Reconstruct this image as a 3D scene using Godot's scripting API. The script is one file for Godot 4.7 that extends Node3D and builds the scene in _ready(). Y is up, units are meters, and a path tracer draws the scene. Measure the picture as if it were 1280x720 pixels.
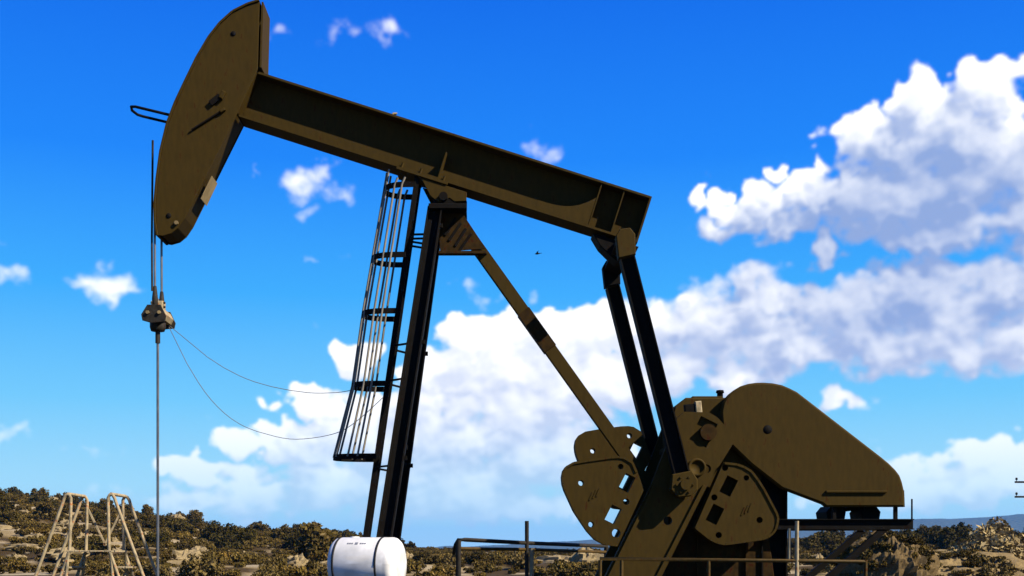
extends Node3D

# ---------------------------------------------------------------- mesh building
class MB:
	var st := SurfaceTool.new()
	func _init():
		st.begin(Mesh.PRIMITIVE_TRIANGLES)
		st.set_smooth_group(-1)
	func tri(a: Vector3, b: Vector3, c: Vector3, hint: Vector3):
		if (c - a).cross(b - a).dot(hint) < 0.0:
			var t := b
			b = c
			c = t
		st.add_vertex(a)
		st.add_vertex(b)
		st.add_vertex(c)
	func quad(a: Vector3, b: Vector3, c: Vector3, d: Vector3, hint: Vector3):
		tri(a, b, c, hint)
		tri(a, c, d, hint)
	# a polygon in the transform's XY plane, pushed from z0 to z1, its rims chamfered
	func prism(poly: PackedVector2Array, z0: float, z1: float, bev := 0.0, xf := Transform3D.IDENTITY):
		if Geometry2D.is_polygon_clockwise(poly):
			poly = poly.duplicate()
			poly.reverse()
		var n := poly.size()
		var ins := PackedVector2Array()
		var nor := PackedVector2Array()
		for i in n:
			var e := (poly[(i + 1) % n] - poly[i]).normalized()
			nor.append(Vector2(e.y, -e.x))
		# is_polygon_clockwise uses y down: make sure the normals point outward
		var area := 0.0
		for i in n:
			area += poly[i].cross(poly[(i + 1) % n])
		var sg := 1.0 if area > 0.0 else -1.0
		for i in n:
			var a := nor[(i + n - 1) % n] * sg
			var b := nor[i] * sg
			var m := (a + b).normalized()
			ins.append(poly[i] - m * bev / maxf(0.4, m.dot(b)))
		var tris := Geometry2D.triangulate_polygon(ins)
		var up := xf.basis.z.normalized()
		for k in range(0, tris.size(), 3):
			var A := ins[tris[k]]
			var B_ := ins[tris[k + 1]]
			var C := ins[tris[k + 2]]
			tri(xf * Vector3(A.x, A.y, z1), xf * Vector3(B_.x, B_.y, z1), xf * Vector3(C.x, C.y, z1), up)
			tri(xf * Vector3(A.x, A.y, z0), xf * Vector3(B_.x, B_.y, z0), xf * Vector3(C.x, C.y, z0), -up)
		for i in n:
			var j := (i + 1) % n
			var o := nor[i] * sg
			var h := xf.basis * Vector3(o.x, o.y, 0)
			var p := poly[i]
			var q := poly[j]
			quad(xf * Vector3(p.x, p.y, z0 + bev), xf * Vector3(q.x, q.y, z0 + bev), xf * Vector3(q.x, q.y, z1 - bev), xf * Vector3(p.x, p.y, z1 - bev), h)
			if bev > 0.0:
				var pi_ := ins[i]
				var qi := ins[j]
				quad(xf * Vector3(p.x, p.y, z1 - bev), xf * Vector3(q.x, q.y, z1 - bev), xf * Vector3(qi.x, qi.y, z1), xf * Vector3(pi_.x, pi_.y, z1), h + up)
				quad(xf * Vector3(p.x, p.y, z0 + bev), xf * Vector3(q.x, q.y, z0 + bev), xf * Vector3(qi.x, qi.y, z0), xf * Vector3(pi_.x, pi_.y, z0), h - up)
	func box(c: Vector3, s: Vector3, bev := 0.006, basis := Basis.IDENTITY):
		var h := s * 0.5
		var r := PackedVector2Array([Vector2(-h.x, -h.y), Vector2(h.x, -h.y), Vector2(h.x, h.y), Vector2(-h.x, h.y)])
		prism(r, -h.z, h.z, minf(bev, minf(h.x, minf(h.y, h.z)) * 0.4), Transform3D(basis, c))
	# a rolled section from a to b: depth along dd, flanges w wide
	func ibeam(a: Vector3, b: Vector3, depth: float, w: float, dd: Vector3, tf := 0.025, tw := 0.016):
		var ax := (b - a).normalized()
		var y := (dd - ax * dd.dot(ax)).normalized()
		var x := y.cross(ax).normalized()
		var H := depth * 0.5
		var W := w * 0.5
		var t := tw * 0.5
		var p := PackedVector2Array([Vector2(-W, -H), Vector2(W, -H), Vector2(W, -H + tf), Vector2(t, -H + tf), Vector2(t, H - tf), Vector2(W, H - tf), Vector2(W, H), Vector2(-W, H), Vector2(-W, H - tf), Vector2(-t, H - tf), Vector2(-t, -H + tf), Vector2(-W, -H + tf)])
		prism(p, 0.0, a.distance_to(b), 0.003, Transform3D(Basis(x, y, ax), a))
	func bar(a: Vector3, b: Vector3, w: float, h: float, dd := Vector3.UP, bev := 0.004):
		var ax := (b - a).normalized()
		if absf(ax.dot(dd)) > 0.98:
			dd = Vector3(0, 0, 1)
		var y := (dd - ax * dd.dot(ax)).normalized()
		var x := y.cross(ax).normalized()
		box((a + b) * 0.5, Vector3(w, h, a.distance_to(b)), bev, Basis(x, y, ax))
	func tube(pts: Array, r: float, sides := 8, r2 := -1.0, closed := false):
		st.set_smooth_group(1)
		var n := pts.size()
		var rings := []
		var side := Vector3.ZERO
		for i in n:
			var d: Vector3
			if closed:
				d = (pts[(i + 1) % n] - pts[(i + n - 1) % n]).normalized()
			else:
				d = (pts[mini(i + 1, n - 1)] - pts[maxi(i - 1, 0)]).normalized()
			if side == Vector3.ZERO:
				side = d.cross(Vector3.UP if absf(d.y) < 0.9 else Vector3.RIGHT).normalized()
			side = (side - d * side.dot(d)).normalized()
			var o := d.cross(side)
			var rr := r if r2 < 0.0 else lerpf(r, r2, float(i) / (n - 1))
			var ring := []
			for k in sides:
				var a := TAU * k / sides
				ring.append(pts[i] + (side * cos(a) + o * sin(a)) * rr)
			rings.append(ring)
		var last := n if closed else n - 1
		for i in last:
			for k in sides:
				var k2 := (k + 1) % sides
				var i2 := (i + 1) % n
				var mid: Vector3 = (pts[i] + pts[i2]) * 0.5
				quad(rings[i][k], rings[i][k2], rings[i2][k2], rings[i2][k], (rings[i][k] + rings[i2][k2]) * 0.5 - mid)
		st.set_smooth_group(-1)
		if not closed:
			for e in [0, n - 1]:
				var d: Vector3 = (pts[0] - pts[1]) if e == 0 else (pts[n - 1] - pts[n - 2])
				for k in range(1, sides - 1):
					tri(rings[e][0], rings[e][k], rings[e][k + 1], d)
	func cyl(a: Vector3, b: Vector3, r: float, sides := 16):
		tube([a, b], r, sides)
	# a profile of (distance along the axis, radius) turned about the axis a -> ax
	func lathe(a: Vector3, ax: Vector3, prof: Array, sides := 32):
		st.set_smooth_group(2)
		ax = ax.normalized()
		var s := ax.cross(Vector3.UP if absf(ax.y) < 0.9 else Vector3.RIGHT).normalized()
		var o := ax.cross(s)
		for i in prof.size() - 1:
			for k in sides:
				var q := []
				for e in [[i, k], [i, k + 1], [i + 1, k + 1], [i + 1, k]]:
					var an: float = TAU * e[1] / sides
					q.append(a + ax * prof[e[0]].x + (s * cos(an) + o * sin(an)) * prof[e[0]].y)
				var dz: float = prof[i + 1].x - prof[i].x
				var dr: float = prof[i + 1].y - prof[i].y
				var an2 := TAU * (k + 0.5) / sides
				var hint: Vector3 = (s * cos(an2) + o * sin(an2)) * dz - ax * dr
				if prof[i].y < 1e-5:
					tri(q[0], q[2], q[3], hint)
				elif prof[i + 1].y < 1e-5:
					tri(q[0], q[1], q[2], hint)
				else:
					quad(q[0], q[1], q[2], q[3], hint)
		st.set_smooth_group(-1)
	func done() -> ArrayMesh:
		st.generate_normals()
		return st.commit()

var counts := {}
var bases := {}
var rng := RandomNumberGenerator.new()
var M := {}

func numbered(called: String) -> String:
	var k: int = counts.get(called, 0)
	counts[called] = k + 1
	return called if k == 0 else "%s_%03d" % [called, k]

func tag(o: Node, label: String, category: String, group := "", kind := ""):
	if label:
		o.set_meta("label", label)
	if category:
		o.set_meta("category", category)
	if group:
		o.set_meta("group", group)
	if kind:
		o.set_meta("kind", kind)

func thing(called: String, at: Vector3, label: String, category: String, group := "") -> Node3D:
	var o := Node3D.new()
	o.name = numbered(called)
	add_child(o)
	o.position = at
	bases[o] = at
	tag(o, label, category, group)
	return o

# vertices are given in the place's own metres and stored relative to the thing's base
func part(called: String, mb: MB, mat: Material, parent: Node, label := "") -> MeshInstance3D:
	var o := MeshInstance3D.new()
	o.name = called
	var at: Vector3 = bases.get(parent, Vector3.ZERO)
	var mesh := mb.done()
	if at != Vector3.ZERO:
		var s2 := SurfaceTool.new()
		s2.begin(Mesh.PRIMITIVE_TRIANGLES)
		s2.append_from(mesh, 0, Transform3D(Basis.IDENTITY, -at))
		mesh = s2.commit()
	o.mesh = mesh
	o.material_override = mat
	o.cast_shadow = GeometryInstance3D.SHADOW_CASTING_SETTING_ON
	parent.add_child(o, true)
	bases[o] = at
	if label:
		o.set_meta("label", label)
	return o

func structure(called: String, mesh: Mesh, mat: Material) -> MeshInstance3D:
	var o := MeshInstance3D.new()
	o.name = called
	o.mesh = mesh
	o.material_override = mat
	add_child(o)
	o.set_meta("kind", "structure")
	return o

func v2(a: Array) -> PackedVector2Array:
	var p := PackedVector2Array()
	for e in a:
		p.append(Vector2(e[0], e[1]))
	return p

# ---------------------------------------------------------------- materials
func wear_texture(seed_: int, freq: float, amount: float, spots: float, spot: Color, stretch := 1.0) -> ImageTexture:
	var n := FastNoiseLite.new()
	n.seed = seed_
	n.noise_type = FastNoiseLite.TYPE_SIMPLEX_SMOOTH
	n.frequency = freq
	n.fractal_octaves = 5
	var size := 256
	var im := Image.create(size, size, true, Image.FORMAT_RGB8)
	for y in size:
		for x in size:
			# blended with itself so that the edges meet
			var u := float(x) / size
			var v := float(y) / size
			var a := n.get_noise_2d(x * stretch, y) * (1.0 - u) + n.get_noise_2d((x - size) * stretch, y) * u
			var b := n.get_noise_2d(x * stretch, y + 900.0) * (1.0 - v) + n.get_noise_2d(x * stretch, y + 900.0 - size) * v
			var g := clampf(0.88 + amount * (a + b * 0.6), 0.0, 1.0)
			var c := Color(g, g, g)
			var t := smoothstep(spots, spots + 0.12, b * 0.7 + a * 0.5)
			c = c.lerp(spot, t * 0.8)
			im.set_pixel(x, y, c)
	im.generate_mipmaps()
	return ImageTexture.create_from_image(im)

func mat(lin: Color, rough: float, tex: Texture2D = null, scale := 0.5, metal := 0.0) -> StandardMaterial3D:
	var m := StandardMaterial3D.new()
	m.albedo_color = lin.linear_to_srgb()
	m.roughness = rough
	m.metallic = metal
	m.metallic_specular = 0.18
	if tex:
		m.albedo_texture = tex
		m.uv1_triplanar = true
		m.uv1_world_triplanar = true
		m.uv1_scale = Vector3.ONE * scale
	return m

func make_materials():
	var paint_wear := wear_texture(3, 0.025, 0.1, 0.31, Color(0.8, 0.55, 0.4), 4.0)
	var rust_wear := wear_texture(8, 0.03, 0.3, 0.22, Color(0.9, 0.5, 0.3), 1.5)
	var dust := wear_texture(15, 0.015, 0.2, 0.4, Color(1, 0.95, 0.85))
	M.olive = mat(Color(0.0455, 0.0283, 0.0045), 0.72, paint_wear, 0.45)
	M.black = mat(Color(0.0055, 0.0045, 0.0035), 0.75, rust_wear, 0.6)
	M.brown = mat(Color(0.03, 0.016, 0.003), 0.75, rust_wear, 0.7)
	M.tan = mat(Color(0.34, 0.275, 0.165), 0.65, rust_wear, 0.8)
	M.pale = mat(Color(0.25, 0.185, 0.09), 0.6, dust, 0.8)
	M.cage = mat(Color(0.22, 0.2, 0.165), 0.55, dust, 0.8)
	M.steel = mat(Color(0.2, 0.2, 0.21), 0.35, dust, 1.0, 0.7)
	M.cable = mat(Color(0.11, 0.11, 0.12), 0.6)
	M.white = mat(Color(0.66, 0.66, 0.65), 0.35, dust, 0.7)
	M.strap = mat(Color(0.02, 0.02, 0.022), 0.6)
	M.ink = mat(Color(0.12, 0.13, 0.16), 0.6)
	M.dark_pipe = mat(Color(0.03, 0.027, 0.022), 0.6, rust_wear, 0.9)
	M.pipe = mat(Color(0.07, 0.045, 0.014), 0.6, rust_wear, 0.9)
	M.concrete = mat(Color(0.3, 0.28, 0.25), 0.9, dust, 0.6)
	M.bird = mat(Color(0.02, 0.02, 0.02), 0.8)

# ---------------------------------------------------------------- the sky
var frame_clouds := [
	[22.9, 19.1, 1.9, 1.6, 1.0], [20.0, 19.3, 1.2, 1.4, 1.0], [17.9, 17.8, 1.7, 1.6, 1.0], [21.1, 17.3, 2.5, 2.1, 1.0], [23.4, 16.5, 2.9, 2.5, 1.0], [17.0, 17.3, 1.0, 1.5, 1.0], [15.3, 16.0, 1.6, 1.1, 1.0], [12.8, 15.7, 1.4, 1.2, 1.0], [11.5, 14.6, 1.0, 0.7, 1.0], [14.4, 14.8, 2.2, 1.1, 1.0], [18.4, 15.4, 3.4, 2.0, 1.0], [21.8, 14.7, 3.6, 2.1, 1.0], [24.7, 14.8, 2.8, 2.8, 1.0], [16.0, 13.7, 1.0, 1.0, 1.0], [20.1, 13.7, 2.4, 1.1, 1.0], [10.6, 16.0, 0.6, 0.6, 1.0], [14.0, 17.1, 0.6, 0.3, 1.0],
	[13.1, 11.6, 2.5, 1.4, 0.29], [10.6, 10.9, 2.8, 1.7, 0.29], [16.3, 11.0, 2.8, 1.3, 0.29], [19.1, 11.4, 2.7, 1.4, 0.29], [21.8, 11.5, 3.0, 1.6, 0.29], [24.7, 11.6, 2.5, 1.7, 0.29], [14.9, 9.5, 4.3, 1.7, 0.29], [19.1, 9.3, 4.4, 1.8, 0.29], [23.1, 9.1, 3.9, 1.9, 0.29], [8.7, 9.7, 3.4, 2.1, 0.29], [5.3, 10.2, 2.3, 1.3, 0.29], [1.9, 9.8, 2.7, 1.5, 0.29], [-0.4, 9.8, 1.9, 1.1, 0.29], [-1.5, 8.3, 2.3, 1.9, 0.29], [2.3, 8.0, 4.6, 1.9, 0.29], [6.8, 7.9, 4.1, 1.7, 0.29], [11.3, 8.6, 4.0, 1.7, 0.29], [17.0, 6.7, 1.6, 0.6, 0.29], [3.8, 11.1, 1.1, 0.8, 0.29], [12.0, 9.8, 4.0, 1.6, 0.29], [17.5, 10.2, 4.5, 1.6, 0.29], [22.0, 10.2, 4.0, 1.7, 0.29], [5.0, 8.8, 4.0, 1.6, 0.29], [19.5, 16.5, 3.0, 1.8, 1.0], [22.5, 15.6, 3.2, 1.8, 1.0],
	[-3.1, 5.3, 5.0, 1.9, 0.28], [0.0, 3.8, 5.7, 1.7, 0.28], [-7.6, 6.8, 2.1, 0.9, 0.28], [-6.1, 9.0, 1.1, 0.9, 0.28], [-9.1, 4.9, 3.0, 1.1, 0.28], [-11.7, 3.7, 3.3, 0.7, 0.28], [3.1, 4.9, 4.2, 1.9, 0.28], [-5.0, 3.4, 5.3, 1.5, 0.28], [-1.5, 2.3, 7.6, 1.3, 0.28], [-10.2, 2.6, 4.4, 0.8, 0.28], [21.8, 3.2, 4.6, 1.4, 0.28], [23.4, 4.2, 2.6, 0.9, 0.28], [19.1, 2.5, 3.4, 1.1, 0.28], [-8.0, 2.6, 6.0, 1.3, 0.2], [-3.5, 6.4, 2.6, 1.3, 0.28], [-2.5, 3.0, 6.0, 2.0, 0.3], [2.0, 6.4, 4.5, 2.0, 0.28], [-13.0, 2.0, 5.0, 1.0, 0.19],
	[-17.4, 12.0, 2.1, 0.7, 0.19], [-16.2, 12.0, 1.1, 0.5, 0.19], [-21.0, 5.2, 1.0, 0.4, 0.19], [-7.7, 16.6, 1.7, 0.9, 0.19], [-8.2, 15.6, 0.8, 0.5, 0.19], [-6.7, 23.3, 0.8, 0.5, 0.15], [-4.8, 23.3, 1.1, 0.4, 0.15], [3.2, 18.4, 1.2, 0.6, 0.15], [0.0, 11.9, 1.6, 0.6, 0.19], [-7.1, 13.8, 0.6, 0.3, 0.15], [-21.5, 12.1, 0.7, 0.4, 0.15], [-21.5, 13.7, 0.5, 0.2, 0.15], [-17.5, 4.5, 0.8, 0.3, 0.15], [-9.6, 23.1, 0.7, 0.3, 0.15]]

func sky_color(el: float) -> Vector3:
	var stops := [[0.0, 0.52, 0.76, 0.92], [3.0, 0.42, 0.78, 0.98], [7.0, 0.19, 0.62, 1.0], [12.0, 0.055, 0.43, 1.0], [18.0, 0.016, 0.245, 0.97], [25.0, 0.008, 0.155, 0.84], [45.0, 0.006, 0.10, 0.62], [90.0, 0.006, 0.085, 0.5]]
	for i in stops.size() - 1:
		if el <= stops[i + 1][0]:
			var t: float = clampf((el - stops[i][0]) / (stops[i + 1][0] - stops[i][0]), 0.0, 1.0)
			return Vector3(stops[i][1], stops[i][2], stops[i][3]).lerp(Vector3(stops[i + 1][1], stops[i + 1][2], stops[i + 1][3]), t)
	return Vector3(0.006, 0.085, 0.5)

func make_sky() -> Image:
	var W := 4096
	var H := 2048
	var deg := 360.0 / W
	var r := RandomNumberGenerator.new()
	r.seed = 77
	var blobs := frame_clouds.duplicate()
	# the same kind of weather all round: heaped clouds low down, small ones higher up
	for k in 46:
		var az := r.randf_range(30.0, 330.0)
		var el := r.randf_range(3.0, 17.0)
		var big := r.randf_range(0.5, 1.0) * (1.0 if k % 3 else 0.4)
		for j in 6:
			blobs.append([az + r.randfn(0.0, 3.2) * big, el + r.randf_range(-1.0, 2.0) * big, r.randf_range(1.5, 4.2) * big, r.randf_range(0.8, 2.0) * big, 0.25 + 0.5 * big])
	var nearby := []
	for c in 361:
		nearby.append([])
	for b in blobs:
		var lo := int(floor(b[0] - b[2] * 1.7 - 1.0))
		var hi := int(ceil(b[0] + b[2] * 1.7 + 1.0))
		for c in range(lo, hi + 1):
			nearby[posmod(c + 180, 360)].append(b)
	var n1 := FastNoiseLite.new()
	n1.seed = 5
	n1.noise_type = FastNoiseLite.TYPE_SIMPLEX_SMOOTH
	n1.frequency = 1.0
	n1.fractal_octaves = 6
	n1.fractal_gain = 0.57
	var n2 := FastNoiseLite.new()
	n2.seed = 19
	n2.noise_type = FastNoiseLite.TYPE_SIMPLEX_SMOOTH
	n2.frequency = 1.0
	n2.fractal_type = FastNoiseLite.FRACTAL_RIDGED
	n2.fractal_octaves = 3
	var n3 := FastNoiseLite.new()
	n3.seed = 5
	n3.noise_type = FastNoiseLite.TYPE_SIMPLEX_SMOOTH
	n3.frequency = 1.0
	n3.fractal_octaves = 3
	n3.fractal_gain = 0.5
	var rows := 440
	var hh := PackedFloat32Array()
	hh.resize(W * rows)
	var f := PackedFloat32Array()
	f.resize(W * rows)
	var g := PackedFloat32Array()
	g.resize(W * rows)
	for y in rows:
		var el := (y + 0.5) * deg
		var ce := cos(deg_to_rad(el))
		var se := sin(deg_to_rad(el))
		var x := 0
		while x < W:
			var az := (x + 0.5) * deg
			if az > 180.0:
				az -= 360.0
			var fine := absf(az) < 30.0
			if not fine and y % 2 == 1:
				f[y * W + x] = f[(y - 1) * W + x]
				g[y * W + x] = g[(y - 1) * W + x]
				hh[y * W + x] = hh[(y - 1) * W + x]
				x += 1
				continue
			# the outlines are pushed about so that no cloud is a round one
			var wa := deg_to_rad(az)
			var wp := Vector3(sin(wa) * ce, se, -cos(wa) * ce)
			var caz := az + n3.get_noise_3dv(wp * 26.0 + Vector3(7, 3, 1)) * 1.5
			var cel := el + n3.get_noise_3dv(wp * 30.0 + Vector3(1, 9, 4)) * 0.85
			var best := -1.0
			var wsum := 0.0
			var deep := 0.0
			for b in nearby[clampi(int(floor(az)) + 180, 0, 360)]:
				var dx: float = fposmod(caz - b[0] + 180.0, 360.0) - 180.0
				dx /= b[2] * 1.12
				var dy: float = cel - b[1]
				dy /= b[3] * 1.12 if dy > 0.0 else b[3] * 0.8
				var q := 1.0 - dx * dx - dy * dy
				q *= minf(1.0, 0.55 + b[3] * 0.35)
				if q > best:
					best = q
				var wt := maxf(q + 0.7, 0.0)
				wt *= wt
				wsum += wt
				deep += wt * b[4]
			if wsum > 0.0:
				deep /= wsum
			var d := 0.0
			var low := 0.0
			if best > -1.0:
				var a := deg_to_rad(az)
				var p := Vector3(sin(a) * ce, se * 1.2, -cos(a) * ce)
				var body := minf(best, 0.75) * lerpf(0.42, 1.75, smoothstep(0.12, 0.30, deep)) + 0.04
				d = body + n1.get_noise_3dv(p * 20.0) * 1.1 - (n2.get_noise_3dv(p * 34.0) - 0.1) * 0.24
				low = body + n3.get_noise_3dv(p * 20.0) * 1.1
			d = maxf(d, 0.0)
			var gg := clampf(low * 0.9 + 0.1, 0.0, 1.0) * deep if d > 0.0 else 0.0
			low = maxf(low, 0.0)
			f[y * W + x] = d
			g[y * W + x] = gg
			hh[y * W + x] = low
			if not fine and x + 1 < W:
				f[y * W + x + 1] = d
				g[y * W + x + 1] = gg
				hh[y * W + x + 1] = low
				x += 1
			x += 1
	var px := PackedFloat32Array()
	px.resize(W * H * 3)
	var steps := [[3, 5], [6, 11], [10, 18], [14, 27], [19, 38], [24, 52], [30, 70]]
	for y in H:
		var el := (H * 0.5 - y - 0.5) * deg
		var c := sky_color(maxf(el, 0.0))
		var row := int(H * 0.5) - 1 - y
		var air := 0.5 * smoothstep(8.0, 0.5, el)
		var thin := lerpf(0.65, 1.0, smoothstep(1.0, 6.0, el))
		for x in W:
			var o := c
			if row >= 0 and row < rows:
				var d := f[row * W + x]
				if d > 0.0:
					var sum := 0.0
					for s in steps:
						var yy: int = row + s[1]
						if yy < rows:
							sum += g[yy * W + (x + s[0]) % W]
					# crisp where the heaps face the sun, ragged and soft underneath
					var deep := g[row * W + x] / clampf(hh[row * W + x] * 0.9 + 0.1, 0.05, 1.0)
					var wisp := 1.0 - smoothstep(0.18, 0.27, deep)
					var a := smoothstep(0.0, lerpf(lerpf(0.45, 1.1, clampf(sum * 0.45, 0.0, 1.0)), 1.3, wisp), d)
					# relief of the heaps: brighter where the cloud thins towards the sun
					var at := row * W + x
					var y3 := mini(row + 3, rows - 1)
					var y9 := mini(row + 11, rows - 1)
					var relief := clampf(hh[at] - hh[y9 * W + (x + 7) % W], -0.5, 0.5) * 0.3 + clampf(d - f[y3 * W + (x + 2) % W], -0.4, 0.4) * 0.2
					var t := exp(-0.40 * sum) + clampf(relief, -0.16, 0.3)
					var lit := Vector3(0.30, 0.42, 0.74).lerp(Vector3(1.2, 1.2, 1.21), clampf(t * 1.2 - 0.02, 0.0, 1.0))
					# low clouds are seen through more air
					lit = lit.lerp(c, air)
					o = c.lerp(lit, a * thin)
			var k := (y * W + x) * 3
			px[k] = o.x
			px[k + 1] = o.y
			px[k + 2] = o.z
	return Image.create_from_data(W, H, false, Image.FORMAT_RGBF, px.to_byte_array())

# ---------------------------------------------------------------- terrain
var ridge := [[-170.0, 14.5], [-104.0, 12.2], [-84.0, 9.9], [-69.0, 7.7], [-52.0, 5.2], [-35.0, 3.6], [-17.0, 1.2], [10.0, 0.3], [40.0, 0.9], [68.0, 2.4], [92.0, 3.6], [118.0, 4.2], [170.0, 5.0]]
var tn := FastNoiseLite.new()
var tn2 := FastNoiseLite.new()

func ridge_height(x: float) -> float:
	if x <= ridge[0][0]:
		return ridge[0][1]
	for i in ridge.size() - 1:
		if x <= ridge[i + 1][0]:
			return lerpf(ridge[i][1], ridge[i + 1][1], smoothstep(ridge[i][0], ridge[i + 1][0], x))
	return ridge[ridge.size() - 1][1]

func ground_height(x: float, z: float) -> float:
	var far := -z + 20.0
	var d := Vector2(x, z - 5.0).length()
	var rise := smoothstep(85.0, 255.0, far)
	var fall := 1.0 - smoothstep(275.0, 520.0, far) * 0.75
	var h := ridge_height(x * 260.0 / maxf(far, 130.0)) * rise * fall
	h += (tn.get_noise_2d(x, z) * 1.5 + tn2.get_noise_2d(x, z) * 0.5) * smoothstep(45.0, 110.0, d) * (1.0 - 0.6 * smoothstep(400.0, 900.0, d))
	h -= smoothstep(500.0, 2500.0, d) * 14.0
	return h

func make_ground():
	tn.seed = 21
	tn.frequency = 0.022
	tn.fractal_octaves = 3
	tn2.seed = 4
	tn2.frequency = 0.12
	tn2.fractal_octaves = 3
	var patch := FastNoiseLite.new()
	patch.seed = 9
	patch.frequency = 0.045
	patch.fractal_octaves = 5
	var radii := [0.0, 8.0, 16.0, 24.0, 32.0, 42.0, 52.0, 62.0]
	var rr := 66.0
	while rr < 330.0:
		radii.append(rr)
		rr += 1.7
	while rr < 9000.0:
		radii.append(rr)
		rr *= 1.12
	var angles := []
	var a := -180.0
	while a < 180.0:
		angles.append(a)
		a += 0.28 if absf(a) < 32.0 else 3.0
	var nr := radii.size()
	var na := angles.size()
	var vs := PackedVector3Array()
	var cs := PackedColorArray()
	var ix := PackedInt32Array()
	for i in nr:
		for j in na:
			var t := deg_to_rad(angles[j])
			var x: float = sin(t) * radii[i]
			var z: float = 20.0 - cos(t) * radii[i]
			vs.append(Vector3(x, ground_height(x, z), z))
			var p := patch.get_noise_2d(x, z * 0.45)
			# the slope behind the stile is the barest
			p += 0.2 * exp(-pow((x + 48.0) / 22.0, 2.0) - pow((z + 130.0) / 55.0, 2.0))
			var q := patch.get_noise_2d(x * 4.0 + 500.0, z * 2.0)
			# bare sand, dry grass and, round the well, unseen gravel made dark to weaken its bounce light
			var c := Color(0.055, 0.038, 0.013).lerp(Color(0.25, 0.185, 0.09), smoothstep(0.0, 0.2, p + q * 0.7))
			c = c.lerp(Color(0.34, 0.28, 0.175), smoothstep(0.22, 0.36, p * 0.6 + q) * 0.8)
			var pad := smoothstep(46.0, 36.0, Vector2(x, z - 2.0).length() + q * 5.0)
			c = c.lerp(Color(0.07, 0.055, 0.035), pad)
			cs.append(c)
	for i in nr - 1:
		for j in na:
			var k := (j + 1) % na
			var A := i * na + j
			var B_ := i * na + k
			var C := (i + 1) * na + k
			var D := (i + 1) * na + j
			if i > 0:
				ix.append_array([A, D, B_])
			ix.append_array([B_, D, C])
	var ar := []
	ar.resize(Mesh.ARRAY_MAX)
	ar[Mesh.ARRAY_VERTEX] = vs
	ar[Mesh.ARRAY_COLOR] = cs
	ar[Mesh.ARRAY_INDEX] = ix
	var am := ArrayMesh.new()
	am.add_surface_from_arrays(Mesh.PRIMITIVE_TRIANGLES, ar)
	var s := SurfaceTool.new()
	s.create_from(am, 0)
	s.generate_normals()
	var m := mat(Color(1, 1, 1), 0.95, wear_texture(31, 0.06, 0.35, 0.35, Color(0.7, 0.6, 0.45)), 0.35)
	m.vertex_color_use_as_albedo = true
	structure("ground", s.commit(), m)

func make_mountains():
	# the long blue range beyond the plain, climbing to the right
	var n := FastNoiseLite.new()
	n.seed = 13
	n.frequency = 0.0011
	n.fractal_octaves = 5
	var s := SurfaceTool.new()
	s.begin(Mesh.PRIMITIVE_TRIANGLES)
	s.set_smooth_group(0)
	var nx := 260
	var nz := 16
	for i in nx + 1:
		for j in nz + 1:
			var x := -5200.0 + 11400.0 * i / nx
			var z := -4300.0 - 2200.0 * j / nz
			var crest := sin(PI * j / nz)
			var top := 14.0 + 172.0 * smoothstep(-700.0, 3200.0, x) + 30.0 * smoothstep(-1500.0, -4500.0, x)
			var h := (top * (1.0 + 0.10 * n.get_noise_2d(x, z)) + 10.0 * n.get_noise_2d(x * 4.0, z * 4.0)) * crest - 20.0 * (1.0 - crest)
			s.add_vertex(Vector3(x, h, z))
	for i in nx:
		for j in nz:
			var A := i * (nz + 1) + j
			var B_ := A + nz + 1
			for q in [A, B_, A + 1, A + 1, B_, B_ + 1]:
				s.add_index(q)
	s.generate_normals()
	structure("mountains", s.commit(), mat(Color(0.075, 0.085, 0.07), 0.95, wear_texture(41, 0.05, 0.4, 0.4, Color(0.9, 0.85, 0.7)), 0.004))

# ---------------------------------------------------------------- plants and rocks
func leaf(st: SurfaceTool, p: Vector3, s: float, c: Color, r: RandomNumberGenerator):
	var u := Vector3(r.randfn(), r.randfn(), r.randfn()).normalized()
	var w := u.cross(Vector3(r.randfn(), r.randfn(), r.randfn())).normalized()
	var q := [p - u * s, p + w * s * 0.5, p + u * s, p - w * s * 0.5]
	for k in [0, 1, 2, 0, 2, 3]:
		st.set_color(c)
		st.add_vertex(q[k])

func crown_mesh(seed_: int, clumps: int, leaves: int, size: Vector3, leaf_size: float, tone: Color, lift: float, dry := 0.0) -> ArrayMesh:
	var r := RandomNumberGenerator.new()
	r.seed = seed_
	var st := SurfaceTool.new()
	st.begin(Mesh.PRIMITIVE_TRIANGLES)
	st.set_smooth_group(-1)
	for k in clumps:
		var d := Vector3(r.randfn(), r.randfn() * 0.8, r.randfn()).normalized() * pow(r.randf(), 0.45)
		var c := Vector3(d.x * size.x, lift + size.y * (0.5 + d.y * 0.5), d.z * size.z) * 0.86
		var cr := r.randf_range(0.2, 0.38) * minf(size.x, size.y)
		var tint := tone * r.randf_range(0.7, 1.25)
		for j in leaves:
			var o := Vector3(r.randfn(), r.randfn(), r.randfn()).normalized() * cr * pow(r.randf(), 0.35)
			var cc := tint * r.randf_range(0.75, 1.25)
			if r.randf() < dry:
				cc = Color(0.15, 0.108, 0.042) * r.randf_range(0.7, 1.1)
			cc.a = 1.0
			leaf(st, c + o, leaf_size * r.randf_range(0.6, 1.3), cc, r)
	st.generate_normals()
	return st.commit()

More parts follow.
